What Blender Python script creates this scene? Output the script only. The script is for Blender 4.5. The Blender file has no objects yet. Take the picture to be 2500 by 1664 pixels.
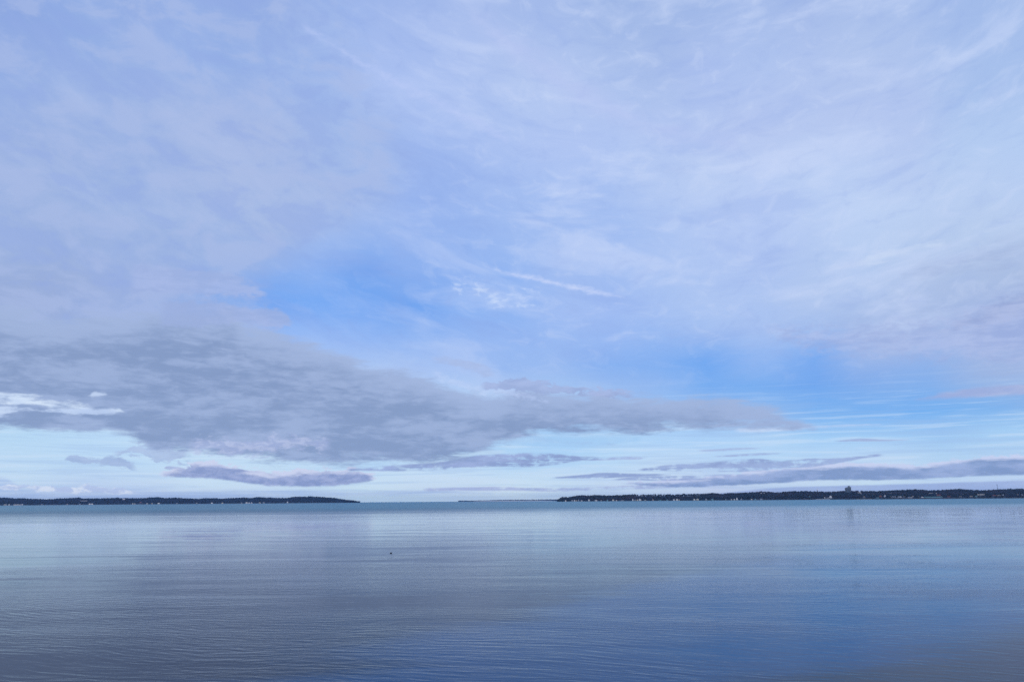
import bpy, bmesh, math, random
import numpy as np
from mathutils import Matrix, Vector, noise as mnoise

scene = bpy.context.scene
COL = scene.collection
random.seed(7)
rng = np.random.default_rng(7)

# ------------------------------------------------------------------ camera
W0, H0, FPX = 2500.0, 1664.0, 1945.0          # photograph size and focal length in its pixels (28 mm)
CAM_Z = 6.0
PITCH, ROLL = math.radians(11.34), math.radians(0.43)
cam = bpy.data.cameras.new('camera')
cam.lens, cam.sensor_width = 36.0 * FPX / W0, 36.0
cam.clip_start, cam.clip_end = 0.1, 200000.0
cam_ob = bpy.data.objects.new('camera', cam)
COL.objects.link(cam_ob)
RM = Matrix.Rotation(math.pi / 2 + PITCH, 3, 'X') @ Matrix.Rotation(-ROLL, 3, 'Z')
cam_ob.matrix_world = Matrix.Translation((0, 0, CAM_Z)) @ RM.to_4x4()
scene.camera = cam_ob

def ray(x, y):
    return (RM @ Vector(((x - W0 / 2) / FPX, (H0 / 2 - y) / FPX, -1.0))).normalized()
def azel(x, y):
    d = ray(x, y)
    return math.degrees(math.atan2(d.x, d.y)), math.degrees(math.asin(d.z))
def at(x, dist, y=None):
    """world point at ground distance dist (along +Y) seen in photo column x; z from row y if given"""
    d = ray(x, 1231.3 - 0.0075 * x if y is None else y)
    k = dist / d.y
    return Vector((d.x * k, dist, CAM_Z + d.z * k if y is not None else 0.0))

# ------------------------------------------------------------------ colour management
scene.view_settings.view_transform = 'Standard'
scene.view_settings.look = 'None'
scene.view_settings.exposure = 0.0
scene.view_settings.gamma = 1.0
scene.view_settings.use_curve_mapping = False
scene.render.engine = 'CYCLES'
scene.cycles.max_bounces = 5
scene.cycles.diffuse_bounces = 2
scene.cycles.glossy_bounces = 3
scene.cycles.transmission_bounces = 2
scene.cycles.volume_bounces = 0
scene.cycles.use_denoising = False
scene.cycles.sample_clamp_indirect = 4.0

def lin(c):
    o = []
    for v in c:
        v = v / 255.0
        o.append(v / 12.92 if v <= 0.04045 else ((v + 0.055) / 1.055) ** 2.4)
    return o

# ------------------------------------------------------------------ node helpers
class NT:
    def __init__(s, tree): s.t = tree
    def new(s, k, **kw):
        n = s.t.nodes.new(k)
        for a, v in kw.items(): setattr(n, a, v)
        return n
    def put(s, sock, v):
        if isinstance(v, bpy.types.NodeSocket): s.t.links.new(v, sock)
        elif isinstance(v, (list, tuple)) and len(sock.default_value) == 4 and len(v) == 3: sock.default_value = (*v, 1)
        else: sock.default_value = v
    def m(s, op, a, b=None, c=None, clamp=False):
        n = s.new('ShaderNodeMath', operation=op, use_clamp=clamp)
        for i, v in enumerate((a, b, c)):
            if v is not None: s.put(n.inputs[i], v)
        return n.outputs[0]
    def mr(s, v, a, b, lo=0.0, hi=1.0, kind='LINEAR', clamp=True):
        n = s.new('ShaderNodeMapRange', interpolation_type=kind)
        if kind == 'LINEAR': n.clamp = clamp
        for i, x in enumerate((v, a, b, lo, hi)): s.put(n.inputs[i], x)
        return n.outputs[0]
    def mix(s, f, a, b, blend='MIX'):
        n = s.new('ShaderNodeMix', data_type='RGBA', blend_type=blend)
        n.clamp_factor = True
        s.put(n.inputs[0], f); s.put(n.inputs[6], a); s.put(n.inputs[7], b)
        return n.outputs[2]
    def vm(s, op, a, b=None):
        n = s.new('ShaderNodeVectorMath', operation=op)
        s.put(n.inputs[0], a)
        if b is not None: s.put(n.inputs[1 if op != 'SCALE' else 3], b)
        return n.outputs[0]
    def xyz(s, x, y, z=0.0):
        n = s.new('ShaderNodeCombineXYZ')
        for i, v in enumerate((x, y, z)): s.put(n.inputs[i], v)
        return n.outputs[0]
    def sep(s, v):
        n = s.new('ShaderNodeSeparateXYZ'); s.put(n.inputs[0], v)
        return n.outputs
    def noise(s, v, scale, detail=3.0, rough=0.5, dist=0.0, dims='3D', col=False):
        n = s.new('ShaderNodeTexNoise', noise_dimensions=dims)
        s.put(n.inputs['Vector'], v)
        n.inputs['Scale'].default_value = scale
        n.inputs['Detail'].default_value = detail
        n.inputs['Roughness'].default_value = rough
        n.inputs['Distortion'].default_value = dist
        return n.outputs['Color' if col else 'Fac']
    def fcurve(s, v, pts):
        n = s.new('ShaderNodeFloatCurve')
        s.put(n.inputs['Value'], v)
        c = n.mapping.curves[0]
        while len(c.points) < len(pts): c.points.new(0.5, 0.5)
        for p, (x, y) in zip(c.points, sorted(pts)): p.location = (x, y); p.handle_type = 'AUTO_CLAMPED'
        n.mapping.update()
        return n.outputs[0]
    def ramp(s, v, stops):
        n = s.new('ShaderNodeValToRGB')
        s.put(n.inputs[0], v)
        cr = n.color_ramp; cr.interpolation = 'LINEAR'
        while len(cr.elements) > 1: cr.elements.remove(cr.elements[-1])
        cr.elements[0].position = stops[0][0]; cr.elements[0].color = (*stops[0][1], 1)
        for p, c in stops[1:]:
            e = cr.elements.new(p); e.color = (*c, 1)
        return n.outputs[0]

# ------------------------------------------------------------------ world: sky and its clouds
SUN_EL, SUN_ROT = math.radians(24), math.radians(150)     # behind the camera, to the right
world = bpy.data.worlds.new('World')
scene.world = world
world.use_nodes = True
world.node_tree.nodes.clear()
w = NT(world.node_tree)
STR = 0.1
tc = w.new('ShaderNodeTexCoord')
D = w.vm('NORMALIZE', tc.outputs['Generated'])
dx, dy, dz = w.sep(D)
AZ = w.m('DEGREES', w.m('ARCTAN2', dx, dy))
EL = w.m('DEGREES', w.m('ARCSINE', w.m('MAXIMUM', dz, 0.0)))
inv = w.m('DIVIDE', 1.0, w.m('ADD', w.m('MAXIMUM', dz, 0.0), 0.09))
PL = w.xyz(w.m('MULTIPLY', dx, inv), w.m('MULTIPLY', dy, inv), 0.0)       # point on a cloud deck overhead
AE = w.xyz(w.m('MULTIPLY', AZ, 0.1), w.m('MULTIPLY', EL, 0.45), 0.0)     # flat layers near the horizon
# shared noises
n_edge = w.noise(w.vm('ADD', AE, (3.1, 7.7, 0)), 3.4, 9, 0.67, dims='2D', col=True)
e1, e2, e3 = w.sep(n_edge)
n_big = w.noise(PL, 1.1, 4, 0.5, 0.3, dims='2D', col=True)
b1, b2, b3 = w.sep(n_big)
n_alt = w.noise(w.vm('MULTIPLY', AE, (1.0, 0.42, 1)), 2.3, 9, 0.58, 0.25, dims='2D')
bowl = w.m('SUBTRACT', EL, w.m('MULTIPLY', w.m('POWER', w.m('MULTIPLY', w.m('SUBTRACT', w.m('MINIMUM', w.m('MAXIMUM', AZ, -42.0), 60.0), 13.0), 0.1), 2.0), 0.62))
FAN = w.xyz(w.m('MULTIPLY', AZ, 0.1), w.m('MULTIPLY', bowl, 0.1), 0.0)   # high streaks fan out from beyond the right shore
n_cir = w.noise(w.vm('MULTIPLY', FAN, (0.75, 2.7, 1)), 1.25, 9, 0.56, 0.35, dims='2D')
n_cir2 = w.noise(w.vm('ADD', w.vm('MULTIPLY', FAN, (1.0, 1.9, 1)), (5.5, 1.7, 0)), 4.4, 8, 0.62, 0.45, dims='2D')
n_str = w.noise(w.vm('MULTIPLY', AE, (0.55, 3.2, 1)), 2.3, 6, 0.58, 0.25, dims='2D')

# low-frequency colours of the open sky and veils, by place in the sky (photo display px -> azimuth/elevation)
S = 1.0611
CT = {
 0: [(0,140,165,226),(300,150,172,229),(600,146,170,229),(900,160,182,236),(1200,165,186,236),(1500,158,181,231),(1800,158,180,231),(2100,160,184,235),(2356,166,189,236)],
 100: [(0,111,155,226),(60,107,153,226),(200,149,175,231),(450,152,178,234),(560,145,174,232),(800,162,188,242),(1150,183,199,243),(1450,163,185,232),(1700,175,195,241),(2000,177,196,239),(2300,169,192,238)],
 200: [(0,151,175,230),(200,159,181,231),(450,168,186,235),(650,159,183,236),(900,173,193,243),(1250,183,201,243),(1600,177,195,241),(1900,183,199,241),(2300,168,192,238)],
 300: [(100,163,182,228),(400,168,186,231),(600,172,188,232),(800,162,186,236),(1000,165,188,241),(1300,181,199,245),(1700,186,201,243),(2000,183,199,242),(2300,183,205,244)],
 400: [(0,159,179,227),(300,157,179,229),(500,174,190,232),(750,169,187,232),(1000,159,183,240),(1300,171,193,243),(1600,187,205,245),(1900,189,207,246),(2300,185,205,244)],
 500: [(0,163,183,228),(300,159,181,228),(600,170,188,230),(720,162,186,238),(1000,153,181,240),(1300,163,189,243),(1700,187,205,247),(2000,193,211,247),(2300,191,209,243)],
 600: [(0,152,172,218),(300,157,179,228),(560,159,181,230),(700,145,179,242),(1000,150,180,241),(1300,162,188,242),(1700,176,196,243),(2000,186,206,244),(2200,182,202,237),(2350,168,186,226)],
 680: [(0,150,165,208),(300,158,175,222),(550,122,168,240),(650,110,164,244),(900,100,156,238),(1000,112,162,240),(1150,145,180,243),(1300,165,190,244),(1600,176,198,244),(1900,178,198,240),(2200,172,188,228),(2350,164,180,222)],
 740: [(500,116,166,242),(650,116,168,246),(850,120,168,244),(1100,144,180,244),(1400,162,188,244),(1700,174,196,243),(2000,168,188,233),(2300,160,180,228)],
 800: [(600,160,190,244),(800,172,196,246),(1100,152,183,243),(1400,150,182,243),(1700,158,188,243),(2000,166,186,233),(2300,164,182,229)],
 850: [(800,176,200,244),(1000,172,196,244),(1200,152,184,242),(1450,130,174,242),(1650,112,166,242),(1850,118,168,242),(2050,152,182,236),(2300,160,182,228)],
 900: [(1000,180,206,246),(1200,178,202,244),(1400,158,190,242),(1700,118,172,242),(1950,100,160,238),(2200,122,170,238),(2350,152,178,228)],
 950: [(1300,160,196,242),(1700,150,188,241),(1950,116,174,242),(2200,116,176,243),(2350,118,178,242)],
 1000: [(0,184,216,246),(200,188,218,249),(1100,162,204,249),(1300,164,206,250),(1600,174,210,251),(1950,164,207,250),(2300,169,208,248)],
 1040: [(0,190,218,248),(300,192,220,249),(900,180,214,249),(1200,180,214,249),(1400,182,216,250),(1800,184,216,250),(2100,182,214,247),(2356,180,210,245)],
 1080: [(0,192,219,247),(500,196,222,248),(1000,196,222,250),(1500,200,222,249),(2000,200,220,249)],
 1120: [(0,204,227,250),(500,210,232,252),(1000,210,228,250),(1500,208,226,251),(2000,212,236,252),(2356,204,224,252)],
 1150: [(0,190,208,244),(250,194,212,246),(500,204,220,249),(900,216,238,252),(1200,220,238,252),(1600,210,220,249),(2000,204,215,248),(2356,192,206,243)],
}
cpx, cval = [], []
for yy, row in CT.items():
    for (xx, r, g, b) in row:
        cpx.append((xx * S, yy * S)); cval.append(lin((r, g + 2, b)))
cpx = np.array(cpx, float); cval = np.array(cval)
def sky_col(x, y):
    x = min(max(x, 0), W0); y = min(max(y, 0), 1222)
    d2 = ((cpx[:, 0] - x) / 1.25) ** 2 + ((cpx[:, 1] - y) * (1.0 + 1.3 * max(0, (y - 700) / 500))) ** 2
    wt = 1.0 / (d2 + 18.0 ** 2) ** 2.1
    return tuple((wt[:, None] * cval).sum(0) / wt.sum())
RMI = RM.transposed()
def px_of(az, el):
    a, e = math.radians(az), math.radians(el)
    d = RMI @ Vector((math.sin(a) * math.cos(e), math.cos(a) * math.cos(e), math.sin(e)))
    return W0 / 2 + FPX * d.x / -d.z, H0 / 2 - FPX * d.y / -d.z
AZS = [-42 + 84 * i / 24 for i in range(25)]
ELS = [0, 0.7, 1.5, 2.5, 4, 5.5, 7.5, 9.5, 11.5, 13.5, 16, 18.5, 21.5, 25, 29, 34]
wb = w.vm('SUBTRACT', n_big, (0.5, 0.5, 0.5))
we = w.vm('SUBTRACT', n_edge, (0.5, 0.5, 0.5))
wbx, wby, _ = w.sep(wb); wex, wey, _ = w.sep(we)
hi = w.mr(EL, 2.0, 14.0)
AZW = w.m('ADD', AZ, w.m('ADD', w.m('MULTIPLY', wbx, w.m('MULTIPLY', hi, 4.5)), w.m('MULTIPLY', wex, w.m('MULTIPLY', hi, 3.0))))
ELW = w.m('ADD', EL, w.m('ADD', w.m('MULTIPLY', wby, w.m('MULTIPLY', hi, 1.6)), w.m('MULTIPLY', wey, w.m('MULTIPLY', hi, 1.3))))
U = w.mr(AZW, -180, 180)
def mean_col(el):
    k = min(1, el / 9.0) ** 0.7
    a, b = np.array(lin((190, 214, 242))), np.array(lin((166, 184, 232)))
    return tuple(a * (1 - k) + b * k)
rows = []
for el in ELS:
    st = [(0.0, mean_col(el)), ((-75 + 180) / 360, mean_col(el))]
    for az in AZS:
        st.append(((az + 180) / 360, sky_col(*px_of(az, el))))
    st += [((75 + 180) / 360, mean_col(el)), (1.0, mean_col(el))]
    rows.append(w.ramp(U, st))
sky = rows[0]
for i in range(1, len(rows)):
    sky = w.mix(w.mr(ELW, ELS[i - 1], ELS[i]), sky, rows[i])
sky = w.mix(w.mr(ELW, 36, 60), sky, lin((162, 182, 234)))

# Nishita sky: gives the clear air between the veils its own gradient
nish = w.new('ShaderNodeTexSky', sky_type='NISHITA')
nish.sun_disc = False
nish.sun_elevation, nish.sun_rotation = SUN_EL, SUN_ROT
nish.air_density, nish.dust_density, nish.ozone_density = 1.0, 0.6, 1.5
nis = w.vm('SCALE', nish.outputs[0], 1.0 * STR)
sky = w.mix(0.03, sky, nis)

def smooth(v, a, b, lo=0.0, hi_=1.0): return w.mr(v, a, b, lo, hi_, 'SMOOTHSTEP')
# cirrus: fine streaks in the upper sky, streaks lying flat near the horizon
up = smooth(EL, 5, 13)
right = smooth(AZ, -14, 4, 0.3, 1.0)
cir = w.m('MULTIPLY', smooth(n_cir, 0.5, 0.72), w.m('MULTIPLY', up, right))
sky = w.mix(w.m('MULTIPLY', cir, 0.45), sky, lin((205, 219, 250)))
gap = w.m('MULTIPLY', smooth(n_cir, 0.47, 0.3), up)
sky = w.mix(w.m('MULTIPLY', gap, 0.22), sky, lin((134, 164, 230)))
c2 = w.m('MULTIPLY', smooth(n_cir2, 0.5, 0.75), w.m('MULTIPLY', up, right))
sky = w.mix(w.m('MULTIPLY', c2, 0.25), sky, lin((208, 221, 249)))
c3 = w.m('MULTIPLY', smooth(n_cir2, 0.48, 0.25), up)
sky = w.mix(w.m('MULTIPLY', c3, 0.17), sky, lin((140, 166, 226)))
# soft grey-lilac altocumulus on the left side
LB = w.m('SUBTRACT', w.m('MULTIPLY', w.fcurve(w.m('DIVIDE', EL, 40), [(0, .34), (.2, .34), (.27, .30), (.30, .26), (.36, .245), (.42, .27), (.5, .36), (.58, .42), (.68, .38), (1, .3)]), 60), 32)
lf = w.m('MULTIPLY', smooth(w.m('ADD', w.m('SUBTRACT', LB, AZ), w.m('MULTIPLY', wex, 5)), -0.6, 2.6), smooth(EL, 4, 9))
sky = w.mix(w.m('MULTIPLY', lf, w.mr(EL, 20, 12, 0.2, 0.5)), sky, lin((158, 180, 225)))
al = w.m('MULTIPLY', lf, smooth(n_alt, 0.47, 0.63))
sky = w.mix(w.m('MULTIPLY', al, 0.5), sky, lin((173, 190, 231)))
al2 = w.m('MULTIPLY', lf, smooth(n_alt, 0.50, 0.36))
sky = w.mix(w.m('MULTIPLY', al2, 0.4), sky, lin((146, 170, 228)))
low = smooth(EL, 9, 4)
st1 = w.m('MULTIPLY', smooth(n_str, 0.5, 0.66), low)
sky = w.mix(w.m('MULTIPLY', st1, 0.35), sky, lin((212, 230, 250)))
st2 = w.m('MULTIPLY', smooth(n_str, 0.49, 0.34), low)
sky = w.mix(w.m('MULTIPLY', st2, 0.28), sky, lin((160, 190, 234)))

n_fine = w.noise(w.vm('MULTIPLY', AE, (1.0, 0.5, 1)), 11.0, 7, 0.62, 0.2, dims='2D', col=True)
f1, f2, f3 = w.sep(n_fine)
ec = [w.m('SUBTRACT', e, 0.5) for e in (e1, e2, e3, f1, f2)]
nalt_c = w.m('SUBTRACT', n_alt, 0.5)
n_bk = w.noise(w.vm('MULTIPLY', AE, (1.0, 1.0, 1)), 1.5, 9, 0.6, 0.2, dims='2D')
n_bk2 = w.noise(w.vm('ADD', w.vm('MULTIPLY', AE, (1.0, 0.75, 1)), (9.3, 2.2, 0)), 6.5, 8, 0.6, 0.3, dims='2D')
n_bank = w.m('ADD', w.m('MULTIPLY', n_bk, 0.62), w.m('MULTIPLY', n_bk2, 0.38))
def patch(pts, dark, light, opa=0.95, soft=0.25, amp=1.2, ch=0, shade=None, lo=0.42, hi_=0.62, S_=1.0, topc=None, topw=0.35, brk=0.0, fb=1.0, bias=False):
    """one cloud of the sky: pts = (x, top row, bottom row) of its outline in the photograph"""
    global sky
    tp = [azel(x * S_, yt * S_) for x, yt, yb in pts]
    bp = [azel(x * S_, yb * S_) for x, yt, yb in pts]
    a0, a1 = min(p[0] for p in tp + bp) - 0.3, max(p[0] for p in tp + bp) + 0.3
    u = w.mr(AZ, a0, a1)
    fn = lambda p: ((p[0] - a0) / (a1 - a0), p[1] / 40)
    T = w.m('MULTIPLY', w.fcurve(u, [fn(p) for p in tp]), 40)
    B = w.m('MULTIPLY', w.fcurve(u, [fn(p) for p in bp]), 40)
    dt = w.m('SUBTRACT', T, EL); db = w.m('SUBTRACT', EL, B)
    nn = w.m('MULTIPLY', ec[ch], amp)
    edge = w.m('MINIMUM', w.m('ADD', dt, nn), w.m('ADD', db, w.m('MULTIPLY', nn, fb)))
    mask = smooth(edge, -soft * (0.9 if brk or fb < 1 or bias else 0.3), soft * (0.35 if brk or fb < 1 or bias else 0.8))
    if brk: mask = w.m('MULTIPLY', mask, smooth(w.m('ADD', w.m('MULTIPLY', n_str, 0.5), w.m('MULTIPLY', f3, 0.5)), 0.36, 0.36 + 0.14 / brk))
    # fade the ends that lie inside the frame
    if a0 > -34: mask = w.m('MULTIPLY', mask, w.mr(AZ, a0 + 0.0, a0 + 0.5))
    if a1 < 36: mask = w.m('MULTIPLY', mask, w.mr(AZ, a1, a1 - 0.5))
    if a0 <= -34: mask = w.m('MULTIPLY', mask, w.mr(AZ, -100, -50))
    if a1 >= 36: mask = w.m('MULTIPLY', mask, w.mr(AZ, 100, 50))
    c = w.mix(smooth(n_bank if shade is None else shade, lo, hi_), lin(dark), lin(light))
    if topc is not None:
        c = w.mix(smooth(w.m('ADD', dt, w.m('MULTIPLY', ec[2], amp)), topw, 0.0), c, lin(topc))
    sky = w.mix(w.m('MULTIPLY', mask, opa), sky, c)
    return mask
# --- the clouds one can name, far to near (rows and columns of the photograph)
patch([(-120,1160,1225),(0,1160,1225),(60,1190,1225),(160,1196,1225),(250,1192,1225),(400,1194,1222),(700,1194,1216),(900,1197,1212),(1050,1196,1206),(1200,1202,1206)], (168,192,236), (188,208,241), 0.6, 0.25, 0.25, 1, shade=n_str)
patch([(0,1185,1193),(60,1184,1192),(110,1190,1198),(160,1192,1201),(210,1186,1199),(260,1190,1202),(330,1200,1202)], (190,206,240), (226,236,252), 0.9, 0.12, 0.7, 3, shade=f2, bias=True)
patch([(2620,1166,1222),(2500,1170,1222),(2350,1175,1222),(2200,1180,1222),(2050,1184,1222),(1900,1189,1222),(1750,1202,1222),(1550,1208,1216),(1400,1212,1214)], (160,180,227), (172,190,233), 0.8, 0.12, 0.12, 2)
patch([(1040,1192,1197),(1200,1189,1195),(1350,1192,1197),(1500,1187,1194),(1640,1180,1188),(1700,1178,1184)], (168,184,226), (180,192,230), 0.9, 0.12, 0.16, 1, brk=0.8)
patch([(1525,1178,1179),(1600,1175,1185),(1700,1167,1187),(1800,1157,1182),(1900,1145,1177),(2000,1137,1170),(2080,1133,1169),(2150,1132,1170),(2250,1135,1167),(2320,1126,1163),(2380,1118,1160),(2440,1114,1158),(2500,1111,1157),(2620,1108,1156)],
      (130,155,201), (158,178,222), 0.95, 0.12, 0.8, 3, shade=n_bank, topc=(204,214,244), topw=0.32, fb=0.2)
patch([(1500,1170,1171),(1560,1163,1171),(1700,1161,1170),(1800,1158,1166),(1850,1158,1160)], (150,170,215), (164,182,224), 0.9, 0.1, 0.15, 1, brk=0.8)
patch([(1355,1165,1166),(1420,1160,1166),(1480,1154,1165),(1540,1156,1163),(1600,1157,1160),(1630,1158,1159)], (145,165,211), (160,180,222), 0.95, 0.09, 0.16, 2, brk=0.8)
patch([(1565,1145,1146),(1620,1136,1148),(1700,1131,1149),(1780,1123,1150),(1850,1120,1149),(1900,1124,1143),(2000,1120,1135),(2070,1116,1124),(2150,1109,1112)], (143,163,209), (160,180,223), 0.95, 0.1, 0.3, 0, brk=0.8)
patch([(1750,1113,1114),(1800,1110,1113),(1870,1106,1109),(1900,1106,1107)], (158,174,218), (160,176,220), 0.8, 0.08, 0.06, 1, brk=0.8)
patch([(1710,1099,1100),(1760,1096,1100),(1800,1093,1097),(1850,1093,1094)], (164,180,222), (164,180,222), 0.7, 0.08, 0.06, 2, brk=0.8)
patch([(2045,1076,1077),(2100,1071,1076),(2150,1073,1076),(2210,1073,1074)], (160,178,220), (168,186,226), 0.85, 0.07, 0.07, 0, brk=0.8)
patch([(1440,1122,1123),(1500,1116,1121),(1560,1114,1120),(1575,1116,1117)], (160,176,220), (168,184,226), 0.8, 0.09, 0.08, 1, brk=0.8)
patch([(155,1121,1123),(190,1114,1127),(240,1121,1129),(260,1114,1134),(300,1120,1140),(325,1136,1143)], (160,182,222), (174,194,230), 0.85, 0.14, 0.8, 3, bias=True)
patch([(285,1108,1112),(310,1096,1108),(345,1082,1104),(385,1084,1124),(420,1096,1126),(455,1106,1120)], (158,178,220), (176,194,230), 0.7, 0.2, 2.0, 4, bias=True)
patch([(1250,1060,1063),(1290,1062,1070),(1350,1072,1080),(1430,1080,1083),(1500,1082,1084)], (160,178,220), (172,188,228), 0.7, 0.12, 0.5, 4, brk=0.8)
patch([(2150,1035,1036),(2000,1036,1045),(1900,1042,1054),(1800,1045,1055)], (196,212,243), (208,222,248), 0.6, 0.2, 0.4, 1)
# lens-shaped small cloud above the left headland
patch([(396,1153,1160),(430,1142,1162),(470,1134,1164),(520,1129,1166),(560,1135,1171),(620,1148,1179),(680,1151,1184),(740,1148,1185),(800,1146,1184),(850,1146,1180),(890,1150,1174),(915,1162,1168)],
      (138,156,203), (164,178,220), 0.97, 0.14, 1.5, 3, shade=f2, lo=0.35, hi_=0.7, topc=(208,216,243), topw=0.5, fb=0.15)
patch([(395,1140,1143),(415,1136,1146),(435,1138,1144)], (166,180,222), (180,192,228), 0.8, 0.1, 0.5, 4)
# the long bank, widest at the left and thinning to the right
patch([(850,1145,1148),(1000,1135,1147),(1060,1130,1146),(1150,1114,1138),(1250,1108,1138),(1330,1108,1135),(1400,1113,1124),(1460,1117,1120)], (143,163,209), (160,178,223), 0.96, 0.14, 0.34, 1, brk=0.8)
patch([(-120,735,1050),(0,745,1050),(120,770,1052),(250,760,1062),(330,765,1078),(380,752,1102),(470,756,1110),(560,752,1118),(600,792,1116),(690,815,1132),(760,840,1135),(840,862,1134),(900,888,1134),(1000,905,1135),(1090,935,1130),(1140,960,1118),(1200,960,1098),(1260,945,1078),(1320,950,1062),(1350,962,1058),(1430,958,1057),(1550,962,1056),(1620,968,1054),(1750,966,1051),(1850,984,1048),(1920,1010,1049),(1990,1040,1046)],
      (134,156,197), (157,177,216), 0.96, 0.8, 2.2, 0, shade=n_bank, lo=0.40, hi_=0.62, topc=(163,183,222), topw=2.6)
patch([(1060,905,925),(1120,925,948),(1180,945,962),(1230,945,966),(1290,962,975),(1340,980,986)], (184,204,245), (196,214,248), 0.5, 0.4, 1.4, 3)
patch([(1180,935,950),(1240,925,955),(1300,925,962),(1380,940,960),(1450,945,965),(1540,955,975)], (154,172,216), (170,186,228), 0.8, 0.2, 1.6, 4)
# brighter breaks low in the bank at the far left, and the row of lit heads along its foot
patch([(-120,955,985),(0,962,975),(60,972,984),(110,982,992),(170,990,1000),(220,996,998)], (198,218,248), (216,232,252), 0.92, 0.25, 1.3, 1, bias=True)
patch([(-120,990,1010),(0,996,1012),(60,998,1005),(130,1000,1004),(240,1002,1006),(290,998,1004),(300,1004,1005)], (190,210,244), (208,226,250), 0.88, 0.2, 1.2, 2, bias=True)
patch([(215,965,967),(230,955,970),(255,956,968),(270,962,964)], (200,218,248), (206,222,248), 0.8, 0.2, 0.8, 0)
patch([(470,1080,1100),(520,1076,1098),(580,1084,1104),(660,1072,1098),(720,1070,1088),(800,1080,1092)], (168,182,224), (196,206,239), 0.6, 0.45, 2.2, 3, shade=f2, bias=True)
patch([(1180,1080,1080),(1240,1070,1082),(1330,1062,1092),(1480,1058,1090),(1560,1060,1080)], (166,206,245), (178,212,246), 0.8, 0.3, 0.6, 1)
patch([(1100,1108,1112),(1140,1106,1114),(1180,1100,1110),(1230,1096,1104)], (190,218,245), (190,218,245), 0.8, 0.15, 0.5, 0)
# tongues of grey cloud pushing into the blue gap
patch([(330,640,715),(450,655,722),(540,660,724),(600,684,724),(645,710,724)], (157,177,224), (168,186,231), 0.75, 0.4, 1.4, 3)
patch([(400,735,800),(520,732,800),(600,748,790),(660,750,802),(695,760,798),(712,778,790)], (156,176,222), (166,184,229), 0.8, 0.4, 1.4, 4)
# high thin cloud: bright seam, small curl, pinkish patches at the right edge
patch([(1210,655,662),(1280,668,682),(1350,684,696),(1430,700,716),(1520,722,728)], (200,214,250), (210,222,252), 0.75, 0.45, 0.7, 3)
patch([(1105,700,706),(1150,692,708),(1190,706,722),(1215,718,732)], (196,214,250), (210,226,252), 0.6, 0.9, 3.2, 3)
patch([(1195,738,744),(1235,728,746),(1275,716,742),(1300,708,730),(1320,712,720)], (190,210,250), (204,222,252), 0.6, 0.9, 3.4, 4)
patch([(740,60,72),(820,105,125),(920,165,190),(1020,215,240),(1120,265,290),(1240,330,350)], (186,202,246), (194,208,248), 0.6, 0.9, 1.4, 3)
patch([(1150,20,60),(1250,70,150),(1400,170,260),(1600,280,340),(1800,330,380)], (186,198,242), (192,204,245), 0.45, 2.4, 2.5, 0)
patch([(2620,930,964),(2500,935,966),(2420,942,970),(2350,948,972),(2290,960,976),(2235,974,977)], (160,176,222), (176,188,226), 0.85, 0.3, 0.7, 1)
patch([(2650,690,780),(2500,715,775),(2440,735,790),(2390,760,800),(2330,785,805)], (150,168,210), (164,180,220), 0.85, 0.6, 2.0, 3)
patch([(2650,560,660),(2500,570,650),(2400,592,660),(2300,625,672),(2200,660,690)], (162,181,221), (180,198,233), 0.6, 1.3, 2.2, 0)
patch([(2300,590,600),(2200,600,625),(2100,625,655),(2020,650,672)], (200,214,245), (210,224,248), 0.55, 0.6, 1.6, 0)
patch([(1880,790,830),(2000,795,860),(2150,790,870),(2300,770,880),(2500,700,890)], (156,174,222), (180,194,234), 0.6, 1.4, 3.0, 3, shade=n_bank)
patch([(1060,870,885),(1120,872,900),(1170,885,912),(1200,905,915)], (168,186,226), (176,196,238), 0.6, 0.3, 1.6, 2)
bg = w.new('ShaderNodeBackground')
w.put(bg.inputs[0], w.vm('SCALE', sky, 1.0 / STR)); bg.inputs[1].default_value = STR
wo = w.new('ShaderNodeOutputWorld'); world.node_tree.links.new(bg.outputs[0], wo.inputs[0])
world.cycles.sampling_method = 'MANUAL'
world.cycles.sample_map_resolution = 1024

# ------------------------------------------------------------------ sun
sun = bpy.data.lights.new('sun', 'SUN')
sun.energy, sun.angle, sun.color = 1.3, math.radians(12), (1.0, 0.95, 0.9)   # veiled by the cloud sheets
sun_ob = bpy.data.objects.new('sun', sun); COL.objects.link(sun_ob)
sd = Vector((math.sin(SUN_ROT) * math.cos(SUN_EL), math.cos(SUN_ROT) * math.cos(SUN_EL), math.sin(SUN_EL)))
sun_ob.rotation_euler = sd.to_track_quat('Z', 'Y').to_euler()
sun_ob.location = sd * 300

# ------------------------------------------------------------------ helpers for objects
def mat(name):
    m = bpy.data.materials.new(name); m.use_nodes = True
    m.node_tree.nodes.clear()
    n = NT(m.node_tree)
    p = n.new('ShaderNodeBsdfPrincipled'); o = n.new('ShaderNodeOutputMaterial')
    m.node_tree.links.new(p.outputs[0], o.inputs[0])
    return m, n, p
def link(name, me, m=None, parent=None, loc=None):
    o = bpy.data.objects.new(name, me); COL.objects.link(o)
    if m is not None and me is not None: me.materials.append(m)
    if parent is not None: o.parent = parent
    if loc is not None: o.location = loc
    return o
def structure(o): o['kind'] = 'structure'; return o

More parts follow.
